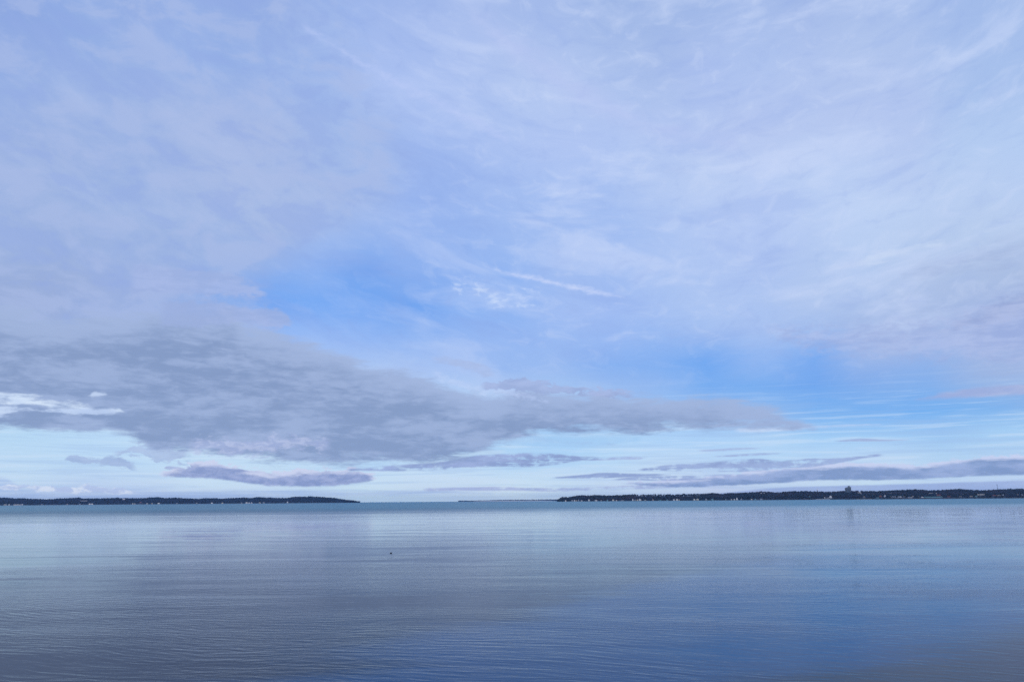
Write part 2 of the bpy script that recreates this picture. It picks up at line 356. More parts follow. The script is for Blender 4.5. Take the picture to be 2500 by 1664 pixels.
# ------------------------------------------------------------------ the bay
def make_water():
    m, n, p = mat('bay water')
    pos = n.new('ShaderNodeNewGeometry').outputs['Position']
    px_, py_, pz_ = n.sep(pos)
    dist = n.m('SQRT', n.m('ADD', n.m('MULTIPLY', px_, px_), n.m('MULTIPLY', py_, py_)))
    # cat's paws and slicks: long patches where the wind touches the surface or leaves it calm
    slick = n.noise(n.vm('MULTIPLY', pos, (0.0045, 0.03, 1)), 1.0, 5, 0.55, 0.6, dims='2D')
    slick2 = n.noise(n.vm('MULTIPLY', pos, (0.02, 0.11, 1)), 1.0, 4, 0.55, 0.4, dims='2D')
    wind = n.mr(n.m('ADD', n.m('SUBTRACT', py_, n.m('MULTIPLY', n.m('MINIMUM', n.m('MAXIMUM', px_, -400.0), 300.0), 0.45)), n.m('MULTIPLY', n.m('SUBTRACT', slick, 0.5), 380)), 210, 760, kind='SMOOTHSTEP')
    calm = n.mr(slick2, 0.42, 0.62, kind='SMOOTHSTEP')
    near = n.mr(dist, 30, 150, kind='SMOOTHSTEP')
    rough = n.m('ADD', n.m('ADD', 0.01, n.m('MULTIPLY', calm, 0.04)), n.m('MULTIPLY', wind, 0.22))
    n.put(p.inputs['Roughness'], rough)
    p.inputs['IOR'].default_value = 1.13
    n.put(p.inputs['Specular IOR Level'], n.m('SUBTRACT', 0.5, n.m('MULTIPLY', wind, 0.3)))   # steep wavelets face the shore and mirror less
    p.inputs['Specular Tint'].default_value = (0.88, 0.96, 1.0, 1)
    # body of the water: near-black close to the shore, blue-green further out
    wedge_noise = n.noise(n.vm('MULTIPLY', pos, (0.05, 0.12, 1)), 1.0, 8, 0.62, 0.4, dims='2D')
    wob = n.m('MULTIPLY', n.m('SUBTRACT', wedge_noise, 0.5), 16.0)
    # mirrored blue of the sky gap painted into the colour, opening to the right
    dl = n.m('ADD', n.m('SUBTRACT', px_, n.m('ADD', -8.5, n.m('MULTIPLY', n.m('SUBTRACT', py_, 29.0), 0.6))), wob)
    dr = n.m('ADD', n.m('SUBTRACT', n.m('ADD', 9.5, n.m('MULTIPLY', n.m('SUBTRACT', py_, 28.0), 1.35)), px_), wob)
    gap_mirror = n.m('MULTIPLY', n.mr(dl, -2.5, 3.5, kind='SMOOTHSTEP'), n.mr(dr, -3.0, 4.0, kind='SMOOTHSTEP'))
    c = n.mix(gap_mirror, (0.005, 0.016, 0.036), (0.0, 0.050, 0.140))
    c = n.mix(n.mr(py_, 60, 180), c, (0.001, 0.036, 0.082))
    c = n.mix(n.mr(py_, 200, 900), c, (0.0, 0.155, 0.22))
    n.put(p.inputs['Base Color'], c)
    # ripples
    w1 = n.new('ShaderNodeTexWave', wave_type='BANDS', bands_direction='Y', wave_profile='SIN')
    rv = n.new('ShaderNodeVectorRotate', rotation_type='Z_AXIS'); n.put(rv.inputs['Vector'], pos); rv.inputs['Angle'].default_value = math.radians(14)
    bend = n.noise(n.vm('MULTIPLY', pos, (0.03, 0.03, 1)), 1.0, 2, 0.5, dims='2D', col=True)
    vv = n.vm('ADD', rv.outputs[0], n.vm('SCALE', bend, 11.0))
    n.put(w1.inputs['Vector'], vv)
    w1.inputs['Scale'].default_value = 0.42
    w1.inputs['Distortion'].default_value = 6.0
    w1.inputs['Detail'].default_value = 3
    w1.inputs['Detail Scale'].default_value = 1.2
    rip = n.noise(n.vm('MULTIPLY', vv, (0.55, 2.0, 1)), 1.7, 5, 0.6, 0.4, dims='2D')
    rip2 = n.noise(n.vm('MULTIPLY', pos, (0.25, 0.9, 1)), 1.0, 4, 0.55, 0.3, dims='2D')
    patchy = n.mr(n.noise(n.vm('MULTIPLY', pos, (0.03, 0.07, 1)), 1.0, 3, 0.5, dims='2D'), 0.38, 0.62, 0.5, 1.4)
    h = n.m('ADD', n.m('MULTIPLY', w1.outputs['Fac'], 0.0035), n.m('MULTIPLY', rip, 0.013))
    h = n.m('MULTIPLY', n.m('MULTIPLY', h, patchy), n.mr(dist, 35, 160, 1.0, 0.1))
    h = n.m('ADD', h, n.m('MULTIPLY', n.m('MULTIPLY', rip2, 0.016), n.m('ADD', 0.10, n.m('MULTIPLY', wind, 3.6))))
    chop = n.noise(n.vm('MULTIPLY', vv, (0.9, 2.6, 1)), 0.55, 3, 0.5, 0.8, dims='2D')
    h = n.m('ADD', h, n.m('MULTIPLY', n.m('MULTIPLY', chop, patchy), n.mr(dist, 28, 90, 0.027, 0.0)))
    swell = n.noise(n.vm('MULTIPLY', pos, (0.012, 0.13, 1)), 1.0, 4, 0.5, 0.5, dims='2D')
    h = n.m('ADD', h, n.m('MULTIPLY', swell, n.m('MULTIPLY', patchy, 0.055)))
    b = n.new('ShaderNodeBump'); b.inputs['Strength'].default_value = 1.0; b.inputs['Distance'].default_value = 1.0
    n.put(b.inputs['Height'], h)
    n.put(p.inputs['Normal'], b.outputs[0])
    me = bpy.data.meshes.new('water')
    # one sheet, finer towards the shore, out to the horizon
    ys = [-30, 0, 20, 40, 80, 160, 320, 640, 1300, 2600, 5200, 12000, 22000]
    vs, fs = [], []
    for y in ys:
        for k in range(9):
            vs.append(((-1 + k / 4) * (400 + max(0, y) * 1.0), y, 0.0))
    for j in range(len(ys) - 1):
        for k in range(8):
            a = j * 9 + k; fs.append((a, a + 1, a + 10, a + 9))
    me.from_pydata(vs, [], fs)
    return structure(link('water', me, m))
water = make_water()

# ------------------------------------------------------------------ land round the bay
def rows_interp(tbl):
    xs, ys = [t[0] for t in tbl], [t[1] for t in tbl]
    return lambda x: float(np.interp(x, xs, ys))
LEFT_RIDGE = rows_interp([(-700,1211),(-300,1213),(0,1214),(20,1214.5),(40,1216),(50,1215.5),(80,1216.8),(110,1218),(130,1217.5),(140,1215.5),(165,1215.5),(190,1213.8),(205,1216),(250,1215.5),(285,1214.2),(320,1215.5),(350,1215),(370,1213),(385,1213),(400,1215),(430,1214),(450,1215.5),(485,1216.5),(500,1215.2),(520,1215.2),(540,1216.5),(560,1215.3),(600,1213.8),(610,1215),(630,1212.3),(650,1213.5),(670,1214),(700,1215),(720,1211.5),(760,1211),(790,1212.5),(820,1215),(840,1219),(860,1221),(875,1223),(880,1225)])
RIGHT_RIDGE = rows_interp([(1359,1222),(1365,1217),(1372,1213),(1390,1212.5),(1400,1210.8),(1409,1209),(1430,1208),(1460,1207.5),(1480,1208.5),(1500,1208.5),(1530,1207),(1545,1205.5),(1560,1206),(1600,1205.5),(1640,1206.5),(1670,1205),(1700,1204.5),(1742,1202.5),(1765,1204.5),(1780,1202.5),(1820,1201.5),(1832,1200.5),(1860,1198.8),(1870,1198.5),(1890,1200.5),(1910,1200),(1930,1198),(1972,1197.5),(1990,1198.5),(2030,1199.5),(2060,1197.5),(2110,1197.5),(2140,1198),(2160,1197),(2200,1195),(2237,1193.8),(2255,1195),(2280,1196),(2310,1195),(2325,1193.5),(2345,1193),(2365,1194),(2400,1196),(2430,1194),(2445,1193.5),(2470,1192),(2500,1192.5),(2600,1190),(2900,1186),(3400,1184)])
FAR_RIDGE = rows_interp([(1118,1223),(1124,1221.6),(1131,1221.8),(1137,1223.2),(1146,1222.6),(1170,1221.4),(1200,1220.6),(1240,1219.6),(1290,1219.3),(1340,1218.6),(1420,1218),(1600,1217),(1800,1216)])
LAND = {
 'left':  dict(ridge=LEFT_RIDGE, shore=rows_interp([(-700,6900),(0,7300),(500,7900),(880,8400)]), depth=rows_interp([(-700,850),(700,760),(820,380),(870,100),(880,40)]), x0=-330, x1=879, tree=12.0),
 'right': dict(ridge=RIGHT_RIDGE, shore=rows_interp([(1359,5300),(1700,4900),(2100,4600),(2600,4400),(3400,4200)]), depth=rows_interp([(1359,40),(1372,110),(1400,220),(1520,420),(1800,520),(3000,620)]), x0=1360, x1=2830, tree=13.0),
 'far':   dict(ridge=FAR_RIDGE, shore=rows_interp([(1100,14500),(1800,14000)]), depth=lambda x: 900.0, x0=1118, x1=1700, tree=12.0)}
def ground(L, x, s):
    d = L['shore'](x) + max(s, 0) * L['depth'](x)
    dr = L['shore'](x) + L['depth'](x)
    zr = max(at(x, dr, L['ridge'](x)).z - L['tree'], 1.0)
    n = mnoise.noise(Vector((x * 0.02, s * 2.0, 3.3))) * 2.0 * min(1, max(s, 0) * 3) * (0.3 if s > 0.85 else 1)
    z = 0.8 + (zr - 0.8) * (max(s, 0) ** 0.8 if s <= 1 else max(0.25, 1 - (s - 1) * 0.9)) + n * min(1, zr / 15)
    if s < 0: z = -2.5
    p = at(x, d if s >= 0 else d - 60); p.z = z
    return p

land_m, n, p = mat('wooded ground')
gp = n.new('ShaderNodeNewGeometry').outputs['Position']
g1 = n.noise(n.vm('MULTIPLY', gp, (0.01, 0.006, 0.02)), 1.0, 5, 0.6)
n.put(p.inputs['Base Color'], n.mix(n.mr(g1, 0.4, 0.6), (0.012, 0.018, 0.016), (0.035, 0.028, 0.026)))
p.inputs['Roughness'].default_value = 0.95
mirage_m, n, p = mat('pale mirage shine')
n.put(p.inputs['Base Color'], n.mix(n.noise(n.new('ShaderNodeNewGeometry').outputs['Position'], 0.02, 4), (0.50, 0.47, 0.40), (0.72, 0.70, 0.64)))
p.inputs['Roughness'].default_value = 0.9

def land_mesh(name, L):
    xs = np.linspace(L['x0'], L['x1'], 150)
    ss = [-0.5, 0, 0.04, 0.15, 0.3, 0.5, 0.7, 0.85, 1.0, 1.3, 1.8]
    vs = [ground(L, x, s) for x in xs for s in ss]
    k = len(ss); fs = []
    for i in range(len(xs) - 1):
        for j in range(k - 1):
            a = i * k + j; fs.append((a, a + k, a + k + 1, a + 1))
    # skirt down to below the water at the back and both ends
    nv = len(vs)
    back = []
    for i in range(len(xs)):
        q = vs[i * k + k - 1].copy(); q.z = -2.5; vs.append(q); back.append(len(vs) - 1)
    for i in range(len(xs) - 1):
        a = i * k + k - 1; fs.append((a, a + k, back[i + 1], back[i]))
    me = bpy.data.meshes.new(name); me.from_pydata(vs, [], fs)
    for q in me.polygons: q.use_smooth = True
    return structure(link(name, me, land_m))
for nm, key in (('headland', 'left'), ('hillside', 'right'), ('far_land', 'far')): land_mesh(nm, LAND[key])

# mirage shine below the far land, built as a pale strip
def strip(name, L, x0, x1, d0, z0, d1, z1, m, n_=40):
    vs, fs = [], []
    for i, x in enumerate(np.linspace(x0, x1, n_)):
        f = 1 - abs(2 * i / (n_ - 1) - 1) ** 6
        b = L['shore'](x)
        for dd, z in ((d0, z0 - 3.0), (d0, z0), ((d0 + d1) / 2, z0 + (z1 - z0) * 0.6 * f), (d1, z0 + (z1 - z0) * f), (d1 + 40, z0 - 3.0)):
            q = at(x, b + dd); q.z = z; vs.append(q)
    for i in range(n_ - 1):
        for j in range(4):
            a = i * 5 + j; fs.append((a, a + 5, a + 6, a + 1))
    me = bpy.data.meshes.new(name); me.from_pydata(vs, [], fs)
    return structure(link(name, me, m))
strip('mirage_strip', LAND['far'], 1150, 1358, -120, 0.3, -20, 12.0, mirage_m)

# ------------------------------------------------------------------ buildings: x, base row, width, height (photo px), kind, colour, label
WHT, GRY, TAN, TEAL, BRK, CRM = (0.74,0.74,0.72), (0.36,0.38,0.40), (0.42,0.36,0.29), (0.16,0.34,0.36), (0.26,0.10,0.07), (0.60,0.56,0.46)
HOUSES_L = [
 (13,None,6,2.2,'low',CRM,'low cream lodge, the leftmost building on the left headland'),
 (22,None,3,2.6,'gable',WHT,'little white gabled cottage between the cream lodge and the long white boathouse'),
 (42,None,15,1.8,'low',WHT,'long low white boathouse on the left headland waterline'),
 (54,None,3.5,2.6,'gable',WHT,'small white house touching the right end of the long boathouse'),
 (102,None,3.2,2.4,'gable',GRY,'lone grey cottage on the shore, first right of the boathouse'),
 (164,None,3,2.2,'gable',TAN,'tan cottage half way from the grey cottage to the bright white pair'),
 (195,None,3,2.2,'gable',GRY,'grey waterside cottage a little left of the bright white pair'),
 (219,None,4,3,'gable',WHT,'left one of the bright white pair of houses at the water'),
 (225,None,4,3,'gable',WHT,'right one of the bright white pair of houses at the water'),
 (203,1222.5,17,1.8,'low',GRY,'long grey low building up the left headland slope above the white pair'),
 (301,1219,5.5,2.6,'gable',WHT,'white house high on the left headland just under its skyline'),
 (324,None,3,2.6,'gable',WHT,'white shore house, left of the two below the brown hillside house'),
 (329,None,3,2.2,'gable',CRM,'cream shore house, right of the two below the brown hillside house'),
 (343,1226.5,4.5,2.2,'gable',BRK,'brown house a little up the slope above two shore houses'),
 (359,None,3,2.4,'gable',WHT,'small white cottage, first right of the brown hillside house'),
 (371,None,3,2.4,'gable',CRM,'small cream cottage between two white ones on the left headland'),
 (387,None,5,2.8,'gable',WHT,'wide white cottage in the middle of the left headland shore'),
 (432,None,2.8,2.4,'gable',GRY,'small grey cottage alone on the left headland shore under the highest middle hill'),
 (480,1228,3.5,2,'low',GRY,'low grey hut in the trees left of the brightest headland house'),
 (517,None,4,3,'gable',WHT,'brightest white house alone on the middle headland shore'),
 (543,None,4,2.6,'gable',CRM,'cream house, first right of the brightest headland house'),
 (590,None,3,2.2,'gable',GRY,'grey cottage at the left end of the row of three white houses'),
 (602,None,5,3,'gable',WHT,'widest white house of the row of three on the headland'),
 (608.5,None,4,2,'low',WHT,'low white house in the middle of the headland row of three'),
 (614,None,3,2.6,'gable',WHT,'small white house at the right end of the headland row of three'),
 (634,None,4,2.2,'low',CRM,'low cream house right of the headland row of three'),
 (644,None,4,2.8,'gable',GRY,'grey gabled house beside the low cream one on the headland'),
 (702,None,2.6,4,'gable',WHT,'tall narrow white house, the rightmost building before the headland tip'),
]
HOUSES_R = [
 (1381,None,3.4,3,'gable',WHT,'white house nearest the tip of the right shore'),
 (1397,None,3.2,4,'gable',GRY,'grey gabled house second from the tip of the right shore'),
 (1402.5,None,3.6,3.2,'gable',WHT,'white house third from the tip of the right shore'),
 (1407.5,None,3.2,2.6,'gable',CRM,'cream house fourth from the tip of the right shore'),
 (1412.5,None,2.6,4,'gable',GRY,'thin grey house fifth from the tip of the right shore'),
 (1420,None,3.4,2.2,'low',WHT,'low white hut left of the tall narrow shore house'),
 (1438,None,3.2,5,'gable',WHT,'tall narrow white house near the tip of the right shore'),
 (1455,None,6,2.6,'low',WHT,'wide white flat house right of the tall narrow one'),
 (1468,None,3,3,'gable',GRY,'grey cottage, first right of the wide flat white house'),
 (1483,None,3,3.6,'gable',TEAL,'teal-grey gabled cottage between two grey and cream houses on the right shore'),
 (1497,None,4.6,4.4,'gable',CRM,'cream peaked house with steep roof on the right shore'),
 (1505,None,3,2.4,'gable',WHT,'small white house touching the cream peaked one'),
 (1519,None,7,1.8,'low',GRY,'long low grey boathouse right of the cream peaked house'),
 (1545,None,2.8,5,'gable',WHT,'thin tall white house under the left end of the pale ridge buildings'),
 (1550.5,None,3.4,3,'gable',GRY,'grey house beside the thin tall white one'),
 (1556,None,3.4,3.6,'gable',CRM,'cream house just left of the steep gabled white house'),
 (1562.5,None,5,5.2,'gable',WHT,'steep gabled white house under the long white ridge building'),
 (1575,None,4,3,'gable',GRY,'grey cottage, first right of the steep gabled white house'),
 (1594,None,3.2,4,'gable',TAN,'tan upright house on the shore below the middle of the ridge field'),
 (1612,None,5,2.4,'low',TEAL,'low teal house on the shore below the right half of the ridge field'),
 (1629,None,3.4,2.8,'gable',TEAL,'small teal gabled house left of the three bright houses'),
 (1645.5,None,4,4,'gable',WHT,'leftmost of the three bright houses on the right shore'),
 (1652.5,None,4.4,4.2,'gable',WHT,'middle and largest of the three bright houses on the right shore'),
 (1658,None,3,2.8,'gable',CRM,'smallest and rightmost of the three bright houses on the right shore'),
 (1695,None,4.2,4,'gable',WHT,'white house left of the cream square villa'),
 (1703,None,5.4,4.6,'gable',CRM,'cream square villa on the right shore'),
 (1724,None,3.4,4.2,'gable',GRY,'pale grey tall cottage right of the cream square villa'),
 (1739,None,4.6,3.4,'gable',TEAL,'teal-grey house under the dip of the wooded skyline'),
 (1772,None,2.8,2.6,'gable',GRY,'little grey hut in the dark stretch of the right shore'),
 (1785.5,None,3,2.8,'gable',CRM,'cream cottage, left one of four left of the water tower'),
 (1792.5,None,3.2,3,'gable',WHT,'bright little white cottage, second of four left of the water tower'),
 (1799,None,3.2,6,'gable',WHT,'tall thin white house, third of four left of the water tower'),
 (1810,None,3.2,3.8,'gable',GRY,'grey cottage, last of four left of the water tower'),
 (1835,None,4,3,'gable',CRM,'cream house on the shore below the two white hilltop houses'),
 (1844,None,3.6,3,'gable',TEAL,'teal house on the shore below the two white hilltop houses'),
 (1858.5,None,5.6,3.4,'gable',GRY,'wide grey house on the shore right of the teal one'),
 (1567,1208.7,13,2.2,'low',WHT,'long white building on the ridge at the left end of the open field'),
 (1597,1208.4,9,1.5,'low',CRM,'low cream building on the ridge in the middle of the open field'),
 (1643,1208.2,3,2.2,'low',WHT,'small white shed on the ridge at the right end of the open field'),
 (1778,1203.6,3.6,2,'gable',WHT,'white house tucked in the ridge trees above the dark shore'),
 (1859.5,1203,3.4,2.6,'gable',WHT,'left one of the two white hilltop houses'),
 (1866.5,1203,3.0,2.2,'gable',WHT,'right one of the two white hilltop houses'),
 (1978,1213,3.4,4,'gable',TEAL,'teal boathouse in the trees left of the white pier'),
 (2014,1215.2,4,2.6,'gable',WHT,'white hut on the left part of the white pier'),
 (2021,1215.6,4.6,2.6,'low',GRY,'pale grey flat hut between the two gabled huts at the pier'),
 (2028,1215.0,5.6,6,'gable',WHT,'white gabled boathouse at the right end of the pier'),
 (2100,1202.2,8,2.4,'low',WHT,'flat white building on the hill directly right of the tower block'),
 (2103,1205,3.2,2.4,'gable',WHT,'small white house just below the flat white hill building'),
 (2110,1213.2,5,3,'gable',TAN,'tan roofed house at the shore below the flat white hill building'),
 (2136,1205.5,3.6,2.4,'gable',CRM,'cream house half up the hill right of the tower block'),
 (2150,1212.4,7,4,'gable',BRK,'red brown house left of the tall white shore house'),
 (2161,1213,4.4,5.4,'gable',WHT,'tall white shore house right of the tower block'),
 (2142,1215.6,6,2.4,'low',TEAL,'low teal boathouse at the water left of the white marina'),
 (2180,1213,12,3,'low',GRY,'long grey hall left of the white marina building'),
 (2176,1203.5,5,2,'gable',GRY,'grey house high in the pines above the long grey hall'),
 (2197,1213.2,9,2.6,'low',WHT,'bright white marina building at the water'),
 (2208,1213,4.6,2.6,'gable',CRM,'cream gabled house touching the right of the marina building'),
 (2222,1214.4,10,1.8,'low',WHT,'long white boat shed at the water right of the marina'),
 (2229,1211.8,3.4,2.4,'gable',CRM,'cream house behind the right end of the long white boat shed'),
 (2243,1211.8,3.8,2.4,'gable',WHT,'white cottage between the boat shed and the blue hotel'),
 (2251.5,1214,5.4,2.6,'gable',WHT,'white gabled house at the left end of the blue hotel'),
 (2278,1213.8,40,2.6,'low',TEAL,'very long low blue waterfront hotel'),
 (2273,1203.6,12,1.6,'low',CRM,'cream flat building in the pines above the blue hotel'),
 (2287,1204.6,3.2,2.6,'gable',WHT,'white house in the pines above the blue hotel'),
 (2294,1209,12,3.6,'low',BRK,'red brick block behind the blue hotel'),
 (2318,1212.8,9,3,'low',BRK,'red brick house at the right end of the blue hotel'),
 (2353,1205.6,3,2.4,'gable',WHT,'small white house alone in the middle right pines'),
 (2345,1212,6,2.6,'gable',TAN,'tan house left of the blue cottages near the right edge'),
 (2371,1211.6,7,2.4,'gable',TAN,'tan wide roofed house below the pale school'),
 (2384,1212,6,3,'gable',TEAL,'blue-green cottage at the shore below the pale school'),
 (2396,1208.4,17,4.2,'low',CRM,'wide pale flat roofed school near the right edge'),
 (2428,1209.4,9,3,'gable',BRK,'red brown house below the antenna mast'),
 (2439,1209.4,8,2.6,'gable',TAN,'tan house directly right of the red brown one below the mast'),
 (2450,1208.2,5.6,2.2,'low',WHT,'bright white flat house right below the antenna mast'),
 (2486,1207.2,5,2,'gable',TAN,'tan hillside house near the right edge of the picture'),
 (2496,1208,4.6,2.2,'gable',WHT,'rightmost white house at the edge of the picture'),
]
def wall_mat(name, c):
    m, n, p = mat(name)
    nz = n.noise(n.new('ShaderNodeTexCoord').outputs['Object'], 0.8, 4)
    n.put(p.inputs['Base Color'], n.mix(n.mr(nz, 0.3, 0.7), [v * 0.82 for v in c], list(c)))
    p.inputs['Roughness'].default_value = 0.75
    return m
WM = {}
for nm, c in (('white siding', WHT), ('grey siding', GRY), ('tan siding', TAN), ('teal siding', TEAL), ('red brown siding', BRK), ('cream siding', CRM)): WM[c] = wall_mat(nm, c)
roof_ms = [wall_mat('dark shingle', (0.05, 0.05, 0.055)), wall_mat('brown shingle', (0.09, 0.06, 0.05)), wall_mat('grey shingle', (0.16, 0.16, 0.17))]
white_roof = wall_mat('pale membrane roof', (0.55, 0.55, 0.55))
glass_m, n, p = mat('window glass'); p.inputs['Base Color'].default_value = (0.03, 0.045, 0.06, 1); p.inputs['Roughness'].default_value = 0.1

def boxm(bm, x0, x1, y0, y1, z0, z1):
    v = [bm.verts.new(q) for q in ((x0,y0,z0),(x1,y0,z0),(x1,y1,z0),(x0,y1,z0),(x0,y0,z1),(x1,y0,z1),(x1,y1,z1),(x0,y1,z1))]
    for f in ((0,3,2,1),(4,5,6,7),(0,1,5,4),(1,2,6,5),(2,3,7,6),(3,0,4,7)): bm.faces.new([v[i] for i in f])
def done(bm, name):
    me = bpy.data.meshes.new(name); bmesh.ops.recalc_face_normals(bm, faces=bm.faces[:]); bm.to_mesh(me); bm.free(); return me
def empty(name, loc, rz, label, cat, group=None):
    o = bpy.data.objects.new(name, None); COL.objects.link(o); o.location = loc; o.rotation_euler = (0, 0, rz)
    o['label'] = label; o['category'] = cat
    if group: o['group'] = group
    return o

def make_house(L, row, group, k):
    x, yb, wpx, hpx, kind, c, label = row
    s = 0.0
    if yb is not None:
        while s < 0.98:
            q = ground(L, x, s)
            d = RMI @ (q - Vector((0, 0, CAM_Z)))
            if H0 / 2 - FPX * d.y / -d.z <= yb: break
            s += 0.01
    q = ground(L, x, max(s, 0.012))
    mpp = q.y / FPX
    wd, ht = wpx * mpp, hpx * mpp
    dp = min(wd, 11.0)
    r = random.Random(k)
    nm = 'boathouse' if 'boathouse' in label or 'boat shed' in label else ('building' if kind == 'low' and wpx > 7 else 'house')
    e = empty(nm, (q.x, q.y, q.z - 0.3), -math.atan2(q.x, q.y) + r.uniform(-0.25, 0.25), label, nm, group)
    bm = bmesh.new()
    if kind == 'low':
        wh = ht * 0.82
        boxm(bm, -wd/2, wd/2, -dp/2, dp/2, 0, wh)
        if wd > 14: boxm(bm, -wd*0.12, wd*0.2, -dp/2 - 1.6, -dp/2 - 0.002, 0, wh * 0.9)
        link('wall', done(bm, 'wall'), WM[c], e)
        bm = bmesh.new()
        boxm(bm, -wd/2 - 0.5, wd/2 + 0.5, -dp/2 - 0.5, dp/2 + 0.5, wh, wh + 0.45)
        boxm(bm, wd*0.1, wd*0.1 + min(3, wd*.3), -1.5, 1.5, wh + 0.45, ht)
        link('roof', done(bm, 'roof'), white_roof if c == WHT else r.choice(roof_ms), e)
    else:
        wh = ht * 0.62
        bm2 = bmesh.new()
        boxm(bm, -wd/2, wd/2, -dp/2, dp/2, 0, wh)
        # gable end faces the water
        a = [bm.verts.new(v) for v in ((-wd/2,-dp/2,wh),(wd/2,-dp/2,wh),(0,-dp/2,ht-0.3),(-wd/2,dp/2,wh),(wd/2,dp/2,wh),(0,dp/2,ht-0.3))]
        bm.faces.new((a[0],a[1],a[2])); bm.faces.new((a[3],a[5],a[4]))
        link('wall', done(bm, 'wall'), WM[c], e)
        for sx in (-1, 1):
            ov = 0.6
            lo_, hi2 = (sx*(wd/2+ov), wh-0.25), (0, ht-0.2)
            q8 = []
            for zz in (0, 0.3):
                for yy in (-dp/2-ov, dp/2+ov):
                    for (xx, z_) in (lo_, hi2): q8.append(bm2.verts.new((xx, yy, z_ + zz)))
            for f in ((0,1,3,2),(4,6,7,5),(0,4,5,1),(2,3,7,6),(0,2,6,4)): bm2.faces.new([q8[i] for i in f])
        ro = link('roof', done(bm2, 'roof'), r.choice(roof_ms), e)
        bm = bmesh.new(); boxm(bm, wd*0.18, wd*0.18 + 0.7, dp*0.1, dp*0.1 + 0.7, wh, ht + 0.5)
        link('chimney', done(bm, 'chimney'), WM[BRK], ro)
    # windows and a door on the water side
    nw = max(2, min(8, int(wd / 4)))
    for i in range(nw):
        cx = -wd/2 + wd * (i + 0.5) / nw
        bm = bmesh.new(); boxm(bm, cx - 0.55, cx + 0.55, -dp/2 - (1.66 if kind == 'low' and wd > 14 and -wd*0.12 < cx < wd*0.2 else 0.06), -dp/2 + 0.05, 1.2 if i else 0.1, 2.5 if i else 2.3)
        link('window' if i else 'door', done(bm, 'window'), glass_m if i else roof_ms[0], e)
    return (x, yb if yb is not None else 1e9, wpx, q.y)
clear_l = [make_house(LAND['left'], r_, 'houses along the left headland', 100 + i) for i, r_ in enumerate(HOUSES_L)]
clear_r = [make_house(LAND['right'], r_, 'houses along the right shore', 300 + i) for i, r_ in enumerate(HOUSES_R)]

# ------------------------------------------------------------------ tall glass tower block
def make_tower():
    d0 = 5060.0
    b = at(2070.3, d0, 1201.0); mpp = d0 / FPX
    top = at(2070.3, d0, 1187.8).z
    g = 8.0; H = top - g
    e = empty('tower_block', (b.x, d0, g), -math.atan2(b.x, d0) + 0.15, 'dark grey glass tower block rising above the trees of the right shore', 'tower')
    wd = 12.2 * mpp; dp = 18.0
    m, n, p = mat('dusky facade glass')
    n.put(p.inputs['Base Color'], n.mix(n.noise(n.new('ShaderNodeTexCoord').outputs['Object'], 0.15, 3), (0.09, 0.12, 0.15), (0.15, 0.18, 0.21)))
    p.inputs['Roughness'].default_value = 0.35
    dark = wall_mat('dark window glass', (0.035, 0.05, 0.065)); pale = wall_mat('pale spandrel', (0.20, 0.22, 0.24))
    bm = bmesh.new()
    # body with a raking roof line that climbs from the left shoulder to the right
    zl, zm = H - 2.4 * mpp, H
    for y in (-dp/2, dp/2):
        for q in ((-wd/2, 0), (wd/2, 0), (wd/2, H - 0.4*mpp), (wd*0.06, zm), (-wd/2, zl)): bm.verts.new((q[0], y, q[1]))
    bm.verts.ensure_lookup_table(); v = bm.verts
    bm.faces.new([v[i] for i in (0,1,2,3,4)]); bm.faces.new([v[i] for i in (9,8,7,6,5)])
    for i in range(5):
        j = (i + 1) % 5; bm.faces.new((v[i], v[j], v[j+5], v[i+5]))
    link('wall', done(bm, 'wall'), m, e)
    bm = bmesh.new(); boxm(bm, wd*0.10, wd*0.42, -dp*0.3, dp*0.3, H - 1.5, H + 2.3*mpp); link('penthouse', done(bm, 'penthouse'), pale, e)
    bm = bmesh.new(); boxm(bm, wd*0.12, wd*0.12 + 0.8, -0.4, 0.4, H + 2.3*mpp, H + 3.2*mpp); boxm(bm, wd*0.05, wd*0.3, -0.3, 0.3, H + 2.35*mpp, H + 2.6*mpp); link('rooftop_mast', done(bm, 'rooftop_mast'), dark, e)
    band = None
    for f in range(1, int((zl - 2) / 3.6)):
        if band is None:
            bm = bmesh.new(); boxm(bm, -wd/2 + 0.8, wd/2 - 0.8, -dp/2 - 0.12, -dp/2 - 0.01, -0.9, 0.9); band = done(bm, 'window_band'); band.materials.append(dark)
        o = link('window_band', band, None, e); o.location = (0, 0, f * 3.6)
    bm = bmesh.new(); boxm(bm, wd/2 + 0.01, wd/2 + 2.6, -dp/2 + 1, dp/2 - 1, 0, H - 0.2*mpp); link('stair_shaft', done(bm, 'stair_shaft'), dark, e)
    return (2070.3, 1201.0, 13, d0)
make_tower()

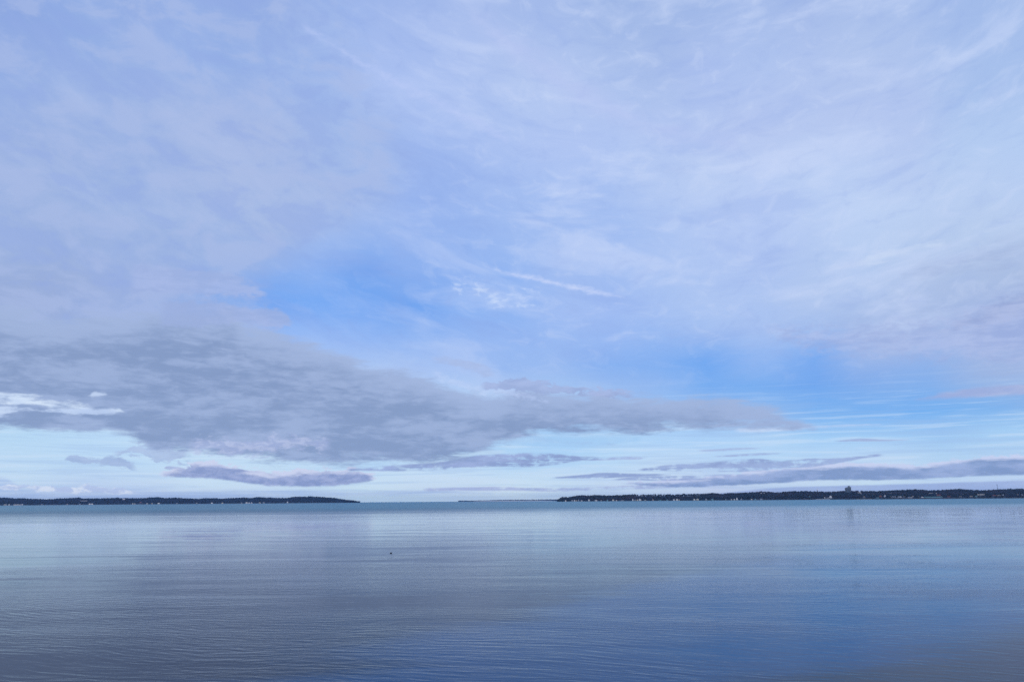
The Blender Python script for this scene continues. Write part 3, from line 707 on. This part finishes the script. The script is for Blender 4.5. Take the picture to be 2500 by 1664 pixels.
# white water tower on the ridge
def lathe(bm, prof, n_=14, cx=0, cy=0):
    rings = []
    for r_, z in prof: rings.append([bm.verts.new((cx + r_ * math.cos(2*math.pi*i/n_), cy + r_ * math.sin(2*math.pi*i/n_), z)) for i in range(n_)])
    for a, b in zip(rings, rings[1:]):
        for i in range(n_): bm.faces.new((a[i], a[(i+1) % n_], b[(i+1) % n_], b[i]))
    bm.faces.new(rings[0][::-1]); bm.faces.new(rings[-1])
def tube(bm, a, b, r_, n_=6):
    a, b = Vector(a), Vector(b); zq = (b - a).to_track_quat('Z', 'Y')
    ra = [bm.verts.new(a + zq @ Vector((r_*math.cos(2*math.pi*i/n_), r_*math.sin(2*math.pi*i/n_), 0))) for i in range(n_)]
    rb = [bm.verts.new(b + zq @ Vector((r_*math.cos(2*math.pi*i/n_), r_*math.sin(2*math.pi*i/n_), 0))) for i in range(n_)]
    for i in range(n_): bm.faces.new((ra[i], ra[(i+1) % n_], rb[(i+1) % n_], rb[i]))
    bm.faces.new(ra[::-1]); bm.faces.new(rb)
d0 = 5250.0; pt = at(1995.5, d0, 1194.0); g = 18.0; H = pt.z - g; mpp = d0 / FPX
e = empty('water_tower', (pt.x, d0, g), 0, 'white bulb water tower on the wooded ridge left of the tower block', 'water tower')
steel = wall_mat('white painted steel', (0.78, 0.78, 0.78))
bm = bmesh.new(); R_ = 2.0 * mpp
lathe(bm, [(R_*0.3, H - 3.4*mpp), (R_*0.75, H - 2.9*mpp), (R_, H - 1.9*mpp), (R_*0.97, H - 1.0*mpp), (R_*0.7, H - 0.35*mpp), (R_*0.2, H)], 18)
link('tank', done(bm, 'tank'), steel, e)
bm = bmesh.new(); lathe(bm, [(2.6, 0), (1.5, 4), (1.5, H - 3.5*mpp)], 12); link('stem', done(bm, 'stem'), wall_mat('grey painted steel', (0.25, 0.26, 0.28)), e)
bm = bmesh.new(); tube(bm, (0, 0, H), (0, 0, H + 2.2), 0.25); link('vent', done(bm, 'vent'), steel, e)

# antenna mast behind the pines
d0 = 5080.0; pt = at(2434.0, d0, 1181.5); g = 16.0; H = pt.z - g; mpp = d0 / FPX
e = empty('antenna_mast', (pt.x, d0, g), 0, 'thin dark antenna mast with two equipment collars above the pines', 'mast')
mast_m = wall_mat('galvanised mast steel', (0.10, 0.11, 0.12))
bm = bmesh.new()
for i in range(3):
    a = 2*math.pi*i/3; tube(bm, (1.5*math.cos(a), 1.5*math.sin(a), 0), (0.5*math.cos(a), 0.5*math.sin(a), H - 3), 0.30, 5)
link('lattice_leg', done(bm, 'lattice_leg'), mast_m, e)
bm = bmesh.new()
for k in range(14):
    z0, z1 = (H - 3)*k/14, (H - 3)*(k+1)/14
    for i in range(3):
        a, b = 2*math.pi*(i + (k % 2)*1)/3, 2*math.pi*(i+1 + (k % 2)*1)/3
        r0, r1 = 1.5 - z0/(H - 3), 1.5 - z1/(H - 3)
        tube(bm, (r0*math.cos(a), r0*math.sin(a), z0), (r1*math.cos(b), r1*math.sin(b), z1), 0.12, 4)
link('bracing', done(bm, 'bracing'), mast_m, e)
for zz, rr in ((H - 1.6*mpp, 2.6), (H - 4.2*mpp, 2.0)):
    bm = bmesh.new(); lathe(bm, [(rr*0.8, zz), (rr, zz + 0.4), (rr, zz + 2.2), (rr*0.8, zz + 2.6)], 8); link('antenna_collar', done(bm, 'antenna_collar'), mast_m, e)
bm = bmesh.new(); tube(bm, (0, 0, H - 3), (0, 0, H + 1), 0.3, 6); link('tip_rod', done(bm, 'tip_rod'), mast_m, e)

# white pier on the right shore, dark dock further right
def make_pier(x0, x1, row, m, label, posts):
    L = LAND['right']; d0 = L['shore']((x0 + x1)/2) - 25
    a, b = at(x0, d0), at(x1, d0)
    e = empty('pier', ((a.x + b.x)/2, d0, 0), 0, label, 'pier')
    wl = (b.x - a.x)
    bm = bmesh.new(); boxm(bm, -wl/2, wl/2, -2, 2, 2.0, 3.2); link('deck', done(bm, 'deck'), m, e)
    pm = None
    for i in range(posts):
        if pm is None: bm = bmesh.new(); tube(bm, (0, 0, -1.5), (0, 0, 2.0), 0.4, 6); pm = done(bm, 'pile'); pm.materials.append(m)
        o = link('pile', pm, None, e); o.location = (-wl/2 + wl*(i + 0.5)/posts, (-1) ** i * 1.5, 0)
make_pier(1991, 2026, 1215.6, steel, 'long thin white pier below the water tower', 14)
make_pier(2136, 2162, 1216, roof_ms[0], 'dark timber pier in front of the low teal boathouse', 10)
make_pier(2090, 2128, 1215.8, WM[TAN], 'low tan sea wall walkway below the tan roofed shore house', 12)

# ------------------------------------------------------------------ woods
def veg_mat(name, stops):
    m, n, p = mat(name)
    ge = n.new('ShaderNodeNewGeometry')
    big = n.noise(n.vm('MULTIPLY', ge.outputs['Position'], (0.0045, 0.004, 0.0)), 1.0, 3, 0.6)
    v = n.m('ADD', n.m('MULTIPLY', ge.outputs['Random Per Island'], 0.35), n.m('MULTIPLY', n.mr(big, 0.35, 0.65), 0.65))
    n.put(p.inputs['Base Color'], n.ramp(v, stops))
    p.inputs['Roughness'].default_value = 0.9
    return m
wood_r = veg_mat('late autumn wood', [(0.0, (0.004, 0.012, 0.014)), (0.35, (0.006, 0.015, 0.016)), (0.55, (0.014, 0.015, 0.018)), (0.75, (0.024, 0.018, 0.024)), (0.9, (0.036, 0.018, 0.022)), (1.0, (0.045, 0.035, 0.032))])
wood_l = veg_mat('headland wood', [(0.0, (0.004, 0.012, 0.016)), (0.4, (0.006, 0.014, 0.018)), (0.7, (0.012, 0.013, 0.020)), (1.0, (0.024, 0.014, 0.020))])
pine_m = veg_mat('pine needles', [(0.0, (0.012, 0.026, 0.018)), (1.0, (0.022, 0.038, 0.024))])
bark_m = wall_mat('bark', (0.10, 0.08, 0.065))

t_ = (1 + 5 ** 0.5) / 2
ICO = np.array([(-1,t_,0),(1,t_,0),(-1,-t_,0),(1,-t_,0),(0,-1,t_),(0,1,t_),(0,-1,-t_),(0,1,-t_),(t_,0,-1),(t_,0,1),(-t_,0,-1),(-t_,0,1)]) / math.sqrt(1 + t_*t_)
ICF = np.array([(0,11,5),(0,5,1),(0,1,7),(0,7,10),(0,10,11),(1,5,9),(5,11,4),(11,10,2),(10,7,6),(7,1,8),(3,9,4),(3,4,2),(3,2,6),(3,6,8),(3,8,9),(4,9,5),(2,4,11),(6,2,10),(8,6,7),(9,8,1)])
def cone_tree(bx, by, bz, h, r_):
    n_ = 6; vs, fs = [], []
    for k, (z0, rr) in enumerate(((0.12, 1.0), (0.42, 0.72), (0.70, 0.42))):
        o = len(vs); ph = rng.uniform(0, 6.28)
        for i in range(n_):
            a = ph + 2*math.pi*i/n_; q = r_*rr*rng.uniform(0.75, 1.15)
            vs.append((bx + q*math.cos(a), by + q*math.sin(a), bz + h*z0))
        vs.append((bx, by, bz + h*min(1.0, z0 + 0.42))); vs.append((bx, by, bz + h*(z0 - 0.05)))
        for i in range(n_): fs.append((o+i, o+(i+1) % n_, o+n_)); fs.append((o+(i+1) % n_, o+i, o+n_+1))
    return vs, fs
def mesh_from(name, V, F):
    me = bpy.data.meshes.new(name)
    V = np.asarray(V, np.float32); F = np.asarray(F, np.int32)
    me.vertices.add(len(V)); me.vertices.foreach_set('co', V.ravel())
    me.loops.add(F.size); me.loops.foreach_set('vertex_index', F.ravel())
    me.polygons.add(len(F)); me.polygons.foreach_set('loop_start', np.arange(0, F.size, 3, dtype=np.int32))
    me.update(calc_edges=True); me.validate()
    return me
def proj_row(q):
    d = RMI @ (q - Vector((0, 0, CAM_Z)))
    return H0 / 2 - FPX * d.y / -d.z
def make_wood(name, L, count, clear, m, label, conifer, size=1.0, extra_open=None):
    VS, FS, off = [], [], 0
    for _ in range(count):
        x = rng.uniform(L['x0'] + 1, L['x1'] - 1); s = rng.uniform(0.0, 1.12) ** 0.9
        if s < 0.03 and rng.random() < 0.35: continue
        q = ground(L, x, s)
        h = rng.uniform(7.5, 14.5) * size
        if s > 0.9: h = rng.choice([rng.uniform(9, 13), rng.uniform(11, 16.5)]) * size
        if s < 0.1: h *= 0.75
        xr = proj_row(q + Vector((0, 0, h)))
        bad = False
        for (cx, cy, cw, cd) in clear:
            if abs(cx - x) < cw * 0.5 + 1.3 and q.y < cd + 8:
                if cy > 1e8 or xr < cy - 0.2: bad = True; break
        if extra_open and extra_open(x, s, xr): bad = True
        if bad: continue
        dense = mnoise.noise(Vector((x * 0.012, s * 1.5, 9.1)))
        if rng.random() < conifer + dense * 0.7:
            vs, fs = cone_tree(q.x, q.y, q.z - 0.3, h * 1.12, h * rng.uniform(0.22, 0.32))
            VS.append(np.array(vs)); FS.append(np.array(fs) + off); off += len(vs)
        else:
            for k in range(3):
                r_ = h * rng.uniform(0.20, 0.34)
                c = np.array((q.x + rng.normal(0, h*0.2), q.y + rng.normal(0, h*0.2), q.z + h * rng.uniform(0.45, 0.78)))
                v = ICO * rng.uniform(0.6, 1.3, (12, 1)) * np.array((r_, r_, r_ * 1.0)) + c
                VS.append(v); FS.append(ICF + off); off += 12
            tw = np.array([(q.x - 0.4, q.y, q.z), (q.x + 0.4, q.y, q.z), (q.x + rng.normal(0, 1.0), q.y, q.z + h)])
            VS.append(tw); FS.append(np.array([(0, 1, 2)]) + off); off += 3
    o = link(name, mesh_from(name, np.concatenate(VS), np.concatenate(FS)), m)
    o['kind'] = 'stuff'; o['label'] = label; o['category'] = 'woods'
    return o
open_field = lambda x, s, xr: 1552 < x < 1712 and ((s > 0.5 and xr < 1208.9 and s < 0.93) or (s >= 0.93 and rng.random() < 0.5))
make_wood('woods', LAND['left'], 19000, clear_l, wood_l, 'dark blue-green woods covering the left headland', 0.2, size=1.05)
make_wood('woods', LAND['right'], 21000, clear_r, wood_r, 'brown and dark green late autumn woods along the right shore', 0.40, extra_open=open_field)
make_wood('woods', LAND['far'], 3500, [], wood_l, 'faint far line of trees on the low land between the two shores', 0.3, size=1.3)

# trees one can tell apart on the skyline
def pine_meshes():
    V, F, off = [], [], 0
    h = 15.0
    for k in range(34):
        z = rng.uniform(0.28, 0.97) * h; rr = (1 - z/h) * 4.4 + 1.0
        a = rng.uniform(0, 6.28); d = rr * rng.uniform(0.1, 0.75)
        v = ICO * rng.uniform(0.55, 1.3, (12, 1)) * np.array((rr*0.5, rr*0.5, 1.0)) + np.array((d*math.cos(a), d*math.sin(a), z))
        V.append(v); F.append(ICF + off); off += 12
    cr = mesh_from('crown', np.concatenate(V), np.concatenate(F)); cr.materials.append(pine_m)
    bm = bmesh.new(); lathe(bm, [(0.45, -1), (0.3, h*0.5), (0.1, h*0.95)], 7); tr = done(bm, 'trunk'); tr.materials.append(bark_m)
    return cr, tr
CR, TR = pine_meshes()
def pine(x, row, label, L=LAND['right'], s=0.96):
    q = ground(L, x, s); top = at(x, q.y, row).z
    k = max(0.6, (top - q.z) / 15.0)
    e = empty('pine_tree', (q.x, q.y, q.z), rng.uniform(0, 6.28), label, 'pine', 'pines standing out on the skyline')
    e.scale = (min(k, 1.15), min(k, 1.15), k)
    link('crown', CR, None, e); link('trunk', TR, None, e)
for x, row, lab in [
 (1402, 1209.6, 'dark tree rising at the step of the skyline near the tip of the right shore'),
 (1600, 1203.6, 'round dark pine on the ridge field, the largest of the skyline ones there'),
 (1607, 1204.6, 'dark pine touching the right of the largest ridge field pine'),
 (1622, 1204.0, 'flat dark pine right of the cream ridge building'),
 (1631, 1204.2, 'small pointed pine right of the flat one on the ridge field'),
 (1667, 1203.4, 'dark pine where the ridge field ends and the wood begins'),
 (1705, 1203.0, 'pointed pine above the cream square villa'),
 (1742, 1201.2, 'broad dark pine topping the knoll above the teal-grey house'),
 (1821, 1200.0, 'left one of two pines poking up left of the hilltop houses'),
 (1832, 1199.4, 'right one of two pines poking up left of the hilltop houses'),
 (2035, 1198.6, 'low dark pine on the skyline just left of the tower block'),
 (2204, 1193.6, 'pointed pine on the skyline above the marina'),
 (2237, 1193.0, 'broad pine on the skyline above the blue hotel'),
 (2295, 1194.4, 'lone pointed pine in the dip right of the blue hotel'),
 (2324, 1192.8, 'left one of the big dark pines above the pale school'),
 (2347, 1192.2, 'tallest of the big dark pines above the pale school'),
 (2366, 1193.2, 'right one of the big dark pines above the pale school'),
 (2383, 1194.4, 'small pine at the foot of the three big ones towards the mast'),
 (2429, 1192.6, 'dark pine touching the left side of the antenna mast'),
 (2439, 1191.8, 'dark pine touching the right side of the antenna mast'),
 (2453, 1192.0, 'dark pine second to the right of the antenna mast'),
 (2464, 1190.6, 'tall pine of the clump right of the antenna mast'),
 (2471, 1190.2, 'tallest pine of the clump right of the antenna mast'),
 (2483, 1191.2, 'pine in the gap between the tall clump and the picture edge'),
 (2497, 1191.2, 'last pine on the skyline at the right picture edge')]:
    pine(x, row, lab)

# ------------------------------------------------------------------ small duck on the water
def make_duck():
    d = ray(954.5, 1349.6); k = -CAM_Z / d.z
    loc = Vector((d.x * k, d.y * k, 0.0))
    pts = [((0,0,0.035),(0.062,0.050)), ((-0.06,0,0.04),(0.055,0.045)), ((-0.12,0,0.055),(0.034,0.026)), ((-0.165,0,0.075),(0.012,0.007)),
           ((0.06,0,0.036),(0.055,0.046)), ((0.10,0,0.05),(0.036,0.034)), ((0.115,0,0.085),(0.021,0.021)), ((0.125,0,0.118),(0.027,0.027)), ((0.148,0,0.116),(0.017,0.016))]
    ed = [(0,1),(1,2),(2,3),(0,4),(4,5),(5,6),(6,7),(7,8)]
    me = bpy.data.meshes.new('duck'); me.from_pydata([q[0] for q in pts], ed, [])
    m, n, p = mat('dark plumage')
    n.put(p.inputs['Base Color'], n.mix(n.noise(n.new('ShaderNodeTexCoord').outputs['Object'], 30, 4), (0.006, 0.006, 0.008), (0.02, 0.018, 0.018)))
    p.inputs['Roughness'].default_value = 0.6
    o = link('duck', me, m)
    sk = o.modifiers.new('skin', 'SKIN'); sk.use_smooth_shade = True
    for i, q in enumerate(pts): me.skin_vertices[0].data[i].radius = q[1]
    me.skin_vertices[0].data[0].use_root = True
    sb = o.modifiers.new('subsurf', 'SUBSURF'); sb.levels = sb.render_levels = 2
    o.location = loc; o.rotation_euler = (0, 0, math.radians(-8))
    o['label'] = 'small dark duck swimming alone on the calm water'; o['category'] = 'duck'
    bm = bmesh.new()
    lathe(bm, [(0.009, 0), (0.008, 0.018), (0.004, 0.034)], 8)
    bl = link('bill', done(bm, 'bill'), wall_mat('grey bill horn', (0.10, 0.10, 0.10)), o, (0.156, 0, 0.113)); bl.rotation_euler = (0, math.radians(97), 0); bl.scale = (0.7, 1.3, 1)
    for sy in (-1, 1):
        bm = bmesh.new(); bmesh.ops.create_icosphere(bm, subdivisions=2, radius=1.0)
        wg = link('wing', done(bm, 'wing'), m, o, (-0.035, sy*0.048, 0.052)); wg.scale = (0.085, 0.014, 0.030); wg.rotation_euler = (0, math.radians(8), 0)
        bm = bmesh.new(); bmesh.ops.create_icosphere(bm, subdivisions=1, radius=0.004)
        link('eye', done(bm, 'eye'), steel, o, (0.134, sy*0.023, 0.124))
make_duck()

# ------------------------------------------------------------------ haze over the bay
HAZE = 2.5e-5
if HAZE:
    bm = bmesh.new(); boxm(bm, -26000, 26000, -800, 23500, -4.0, 130.0)
    hm = bpy.data.materials.new('haze'); hm.use_nodes = True; hm.node_tree.nodes.clear()
    hn = NT(hm.node_tree); pv = hn.new('ShaderNodeVolumePrincipled'); ho = hn.new('ShaderNodeOutputMaterial')
    pv.inputs['Color'].default_value = (0.22, 0.52, 1.0, 1); pv.inputs['Density'].default_value = HAZE; pv.inputs['Anisotropy'].default_value = 0.2
    hm.node_tree.links.new(pv.outputs[0], ho.inputs['Volume'])
    h = link('haze', done(bm, 'haze'), hm); h['kind'] = 'stuff'; h['label'] = 'thin blue haze over the bay'; h['category'] = 'haze'
